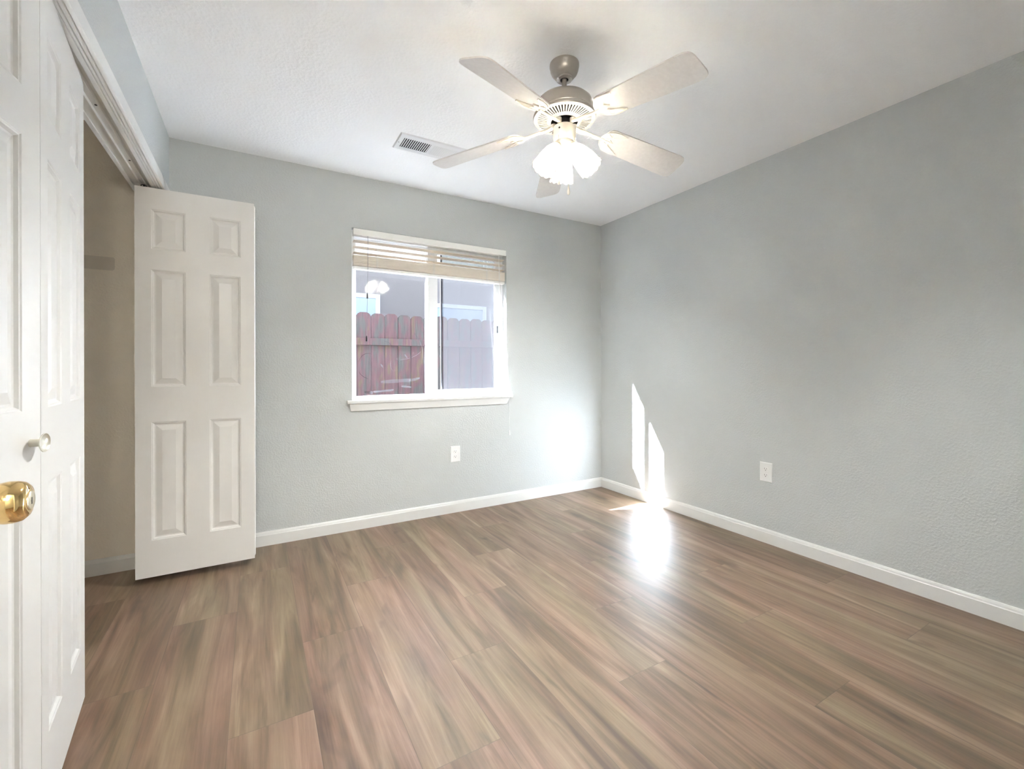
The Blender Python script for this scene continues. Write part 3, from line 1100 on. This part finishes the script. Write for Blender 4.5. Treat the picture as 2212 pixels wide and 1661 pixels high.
for k in range(5):
    o_, e, tn, n = blade_frame(k)
    up = n if n.z > 0 else -n

    def P3(rr, s, h=0.0):
        return o_ + e * rr + tn * s + up * h
    b = BM()
    ol = blade_outline()
    loft(b, [[P3(rr, s, 0) for rr, s in ol], [P3(rr, s, .0055) for rr, s in ol]])
    bo = put('blade', b, M_blade, fan, P3(.2, 0))
    # blade iron: arm, crescent plate with raised scrolls
    b = BM()
    root = Vector((AX, AY, 2.176)) + Vector((e.x, e.y, 0)) * .048
    arm = [root, root + Vector((e.x, e.y, 0)) * .030 + Vector((0, 0, -.010)), P3(.118, 0, -.004), P3(.160, 0, -.006), P3(.205, 0, -.005)]
    tube(b, arm, [.0085, .0080, .0072, .0068, .0060], 10)
    tube(b, [root + Vector((0, 0, .010)), root + Vector((0, 0, -.006))], .011, 10)
    W = .0575
    outer = []
    for i in range(17):
        q = PI / 2 + PI * i / 16
        outer.append((.262 + .076 * math.cos(q), W * math.sin(q)))
    outer = [(.300, W * .93)] + outer + [(.300, -W * .93)]
    inner = []
    for i in range(21):                    # brace-shaped inner edge with a central cusp
        s = -1 + 2 * i / 20
        a = abs(s)
        rr = .236 + .064 * (a ** 2.2) + .016 * max(0, 1 - a / .22) ** 1.2 - .010 * math.sin(min(a / .62, 1) * PI)
        inner.append((rr, s * W * .90))
    plate = outer + inner
    lo = [P3(rr, s, -.0038) for rr, s in plate]
    hi = [P3(rr, s, 0.0) for rr, s in plate]
    vl = [b.verts.new(p) for p in lo]; vh = [b.verts.new(p) for p in hi]
    m = len(plate)
    no, ni = len(outer), len(inner)
    # strip faces between outer and inner edges
    inn = list(range(no, m))[::-1]
    for i in range(no - 1):
        ta = int(round(i * (ni - 1) / (no - 1))); tb_ = int(round((i + 1) * (ni - 1) / (no - 1)))
        for V_, in ((vl,), (vh,)):
            poly = [V_[i], V_[i + 1]] + [V_[inn[t]] for t in range(tb_, ta - 1, -1)]
            try: b.faces.new(poly)
            except ValueError: pass
    for i in range(m):
        j = (i + 1) % m
        b.faces.new((vl[i], vl[j], vh[j], vh[i]))
    tube(b, [P3(rr, s, -.0042) for rr, s in outer], .0026, 6)
    tube(b, [P3(rr, s, -.0042) for rr, s in inner], .0026, 6)
    for s0 in (-1, 1):                     # little scrolls within the crescent
        tube(b, [P3(.212 + .020 * math.sin(PI * i / 8), s0 * (.010 + .026 * i / 8), -.0045) for i in range(9)], .0020, 6)
        tube(b, [P3(.232 - .010 * math.sin(PI * i / 6) + .010 * i / 6, s0 * (.030 + .018 * i / 6), -.0045) for i in range(7)], .0018, 6)
    tube(b, [P3(.200, 0, -.0045), P3(.242, 0, -.0045)], .0022, 6)
    bi = put('blade_iron', b, M_iron, bo, smooth=True)

# lamps: arm, gallery, scalloped tulip shade, bulb
LAMPS = [((-1.610, -1.650, 2.074), (-1.562, -1.722, 1.960)),
         ((-1.666, -1.622, 2.074), (-1.738, -1.618, 1.957)),
         ((-1.600, -1.580, 2.064), (-1.578, -1.528, 1.964))]
for nk, mo in LAMPS:
    nk, mo = Vector(nk), Vector(mo)
    ax = (mo - nk).normalized()
    hh = (mo - nk).length
    b = BM()
    c0 = Vector((AX, AY, 2.080))
    tube(b, [c0, (c0 + nk) / 2 + Vector((0, 0, .006)), nk - ax * .010, nk], .0070, 10)
    lathe(b, [(0, -.014), (.012, -.014), (.0205, -.006), (.0235, .006), (.0235, .012), (.0215, .012), (.0215, .004), (0, .002)], nk, 32, ax)
    hold = put('shade_holder', b, M_nickel2, fan, smooth=True)
    # shade
    b = BM()
    n = 72
    az = ax
    a1 = az.orthogonal().normalized(); a2 = az.cross(a1)
    prof = [(.0205, 0.0), (.0215, .006), (.0290, .018), (.0365, .034), (.0420, .054), (.0455, .074), (.0480, .094), (.0520, .110)]
    rings = []
    for (rr, h) in prof:
        fl = max(0, (h - .02) / .09)
        ring = []
        for i in range(n):
            q = 2 * PI * i / n
            rib = abs(math.cos(6 * q))
            R_ = rr * (1 + .045 * fl * (rib - .5))
            hz = h * hh / .115 + (.008 * (rib - .4) * fl * fl if fl > 0 else 0)
            ring.append(nk + az * hz + (a1 * math.cos(q) + a2 * math.sin(q)) * R_)
        rings.append(ring)
    loft(b, rings, True, False)
    sh = put('glass_shade', b, M_shade, fan, smooth=True)
    sm = sh.modifiers.new('solid', 'SOLIDIFY'); sm.thickness = .0022; sm.offset = 1
    b = BM()
    lathe(b, [(0, .004), (.010, .004), (.0105, .022), (.0165, .036), (.0205, .052), (.0190, .066), (.0120, .076), (0, .080)], nk, 24, ax)
    put('bulb', b, M_bulb, sh, smooth=True)

# pull chains
for (px, py, zf_, zt_) in ((-1.674, -1.640, 1.905, 2.108), (-1.641, -1.666, 1.858, 2.112)):
    b = BM()
    tube(b, [(px, py, zt_ + .004), (px, py, zf_ + .030)], .0010, 6)
    z = zf_ + .032
    while z < zt_:
        lathe(b, [(0, -.0016), (.0012, -.0011), (.0016, 0), (.0012, .0011), (0, .0016)], (px, py, z), 6)
        z += .0052
    ch = put('pull_chain', b, M_nickel2, fan)
    b = BM()
    lathe(b, [(0, .036), (.0022, .035), (.0030, .026), (.0060, .010), (.0066, .003), (.0052, -.004), (.0030, -.007), (0, -.008)], (px, py, zf_), 20)
    put('pull_fob', b, M_iron, ch, smooth=True)

# ------------------------------------------------------------------ added fill lamp in the unseen hall behind the camera
HL = (-2.95, -3.88, 1.86)
hl = empty('hall_fill_lamp', (HL[0], HL[1], H), 'added globe-shaped fill lamp in the unseen hall behind the camera', 'fill light')
b = BM(); lathe(b, [(0, H), (.060, H), (.058, H - .02), (.012, H - .03), (0, H - .03)], (HL[0], HL[1], 0), 32)
put('ceiling_rose', b, M_trim, hl, smooth=True)
b = BM(); tube(b, [(HL[0], HL[1], H - .028), (HL[0], HL[1], HL[2] + .20)], .004, 10)
lathe(b, [(0, .21), (.016, .21), (.03, .19), (.045, .160), (0, .160)], HL, 24)
put('cord', b, M_nickel, hl, smooth=True)
b = BM()
lathe(b, [(.17 * math.sin(PI * i / 16), -.17 * math.cos(PI * i / 16)) for i in range(17)], HL, 40, None, False)
put('globe', b, emit_mat('hall fill glow', (1.0, 0.93, 0.84), HALL_FILL), hl, smooth=True)

# ------------------------------------------------------------------ outside
GZ = -.15
b = BM(); box(b, -14, 12, .14, 3.0, GZ - .1, GZ)
struct('ground', b, M_ground, 'bare soil of the side yard beyond the window', 'ground')
b = BM()
wall_y(b, .14, .16, XC - .1, 1.0, (WX0, WX1, WZ0, WZ1))
struct('wall_exterior', b, M_ext, 'outer stucco face of the window wall', 'wall')

b = BM(); box(b, -12, 4, .16, .605, 2.645, 2.80)  # added out of view to cut off the top of the sunbeam
struct('added_eave', b, M_trim, 'added white boxed eave outside, unseen, cutting the top of the sunbeam', 'eave')

fen = empty('wooden_fence', (-1.2, 1.5, GZ), 'weathered red and grey dog-eared picket fence outside the window', 'fence')
px = -1.910 - .1415 * 12
i = 0
while px < 1.6:
    wd = .137 + random.uniform(-.003, .002)
    top = 1.682 + random.uniform(-.008, .008)
    b = BM()
    pts = [(px, GZ), (px + wd, GZ), (px + wd, top - .032), (px + wd - .012, top - .014), (px + wd - .034, top), (px + .034, top), (px + .012, top - .014), (px, top - .032)]
    loft(b, [[(x, 1.500, z) for x, z in pts], [(x, 1.518, z) for x, z in pts]])
    put('picket', b, M_fence, fen, (px, 1.5, GZ))
    px += .1415 + random.uniform(-.002, .002)
    i += 1
for z0 in (1.350, .62, .02):
    b = BM(); box(b, -3.7, 1.7, 1.462, 1.4995, z0, z0 + .072)
    put('rail', b, M_fence, fen, (0, 1.48, z0), bevel=.002)
for x in (-3.2, -.55):
    b = BM(); box(b, x, x + .09, 1.5185, 1.6085, GZ, 1.62)
    put('post', b, M_fence, fen, (x, 1.52, GZ))

nb = empty('neighbour_house', (-.8, 3.0, GZ), 'lavender grey stucco house with pale framed windows beyond the fence', 'house')
b = BM(); box(b, -12, 10, 3.0, 3.2, GZ, 5.32)  # unseen upper storey added to keep direct sun off the fence
put('house_wall', b, M_stucco, nb)
b = BM(); box(b, -12, 10, 2.975, 2.9995, 2.62, 3.30)  # invented white band standing in for bright sky seen through blind gaps
put('sky_white_band', b, M_trim, nb)
b = BM(); loft(b, [[(-12, 2.96, 5.30), (-12, 2.96, 5.38), (-12, 7, 6.15), (-12, 7, 6.05)], [(10, 2.96, 5.30), (10, 2.96, 5.38), (10, 7, 6.15), (10, 7, 6.05)]])
put('roof', b, M_roof, nb)
for (x0, x1, z1) in ((-2.45, -1.332, 2.120), (-.590, .291, 2.060)):
    z0 = .95
    b = BM(); fwid = .058
    for a in ((x0, x0 + fwid, z0, z1), (x1 - fwid, x1, z0, z1), (x0 + fwid, x1 - fwid, z1 - fwid, z1), (x0 + fwid, x1 - fwid, z0, z0 + fwid)):
        box(b, a[0], a[1], 2.965, 2.9995, a[2], a[3])
    wf = put('window', b, M_nbtrim, nb, bevel=.004)
    b = BM(); box(b, x0 + fwid, x1 - fwid, 2.988, 2.9995, z0 + fwid, z1 - fwid)
    put('pane', b, M_nbglass, wf)
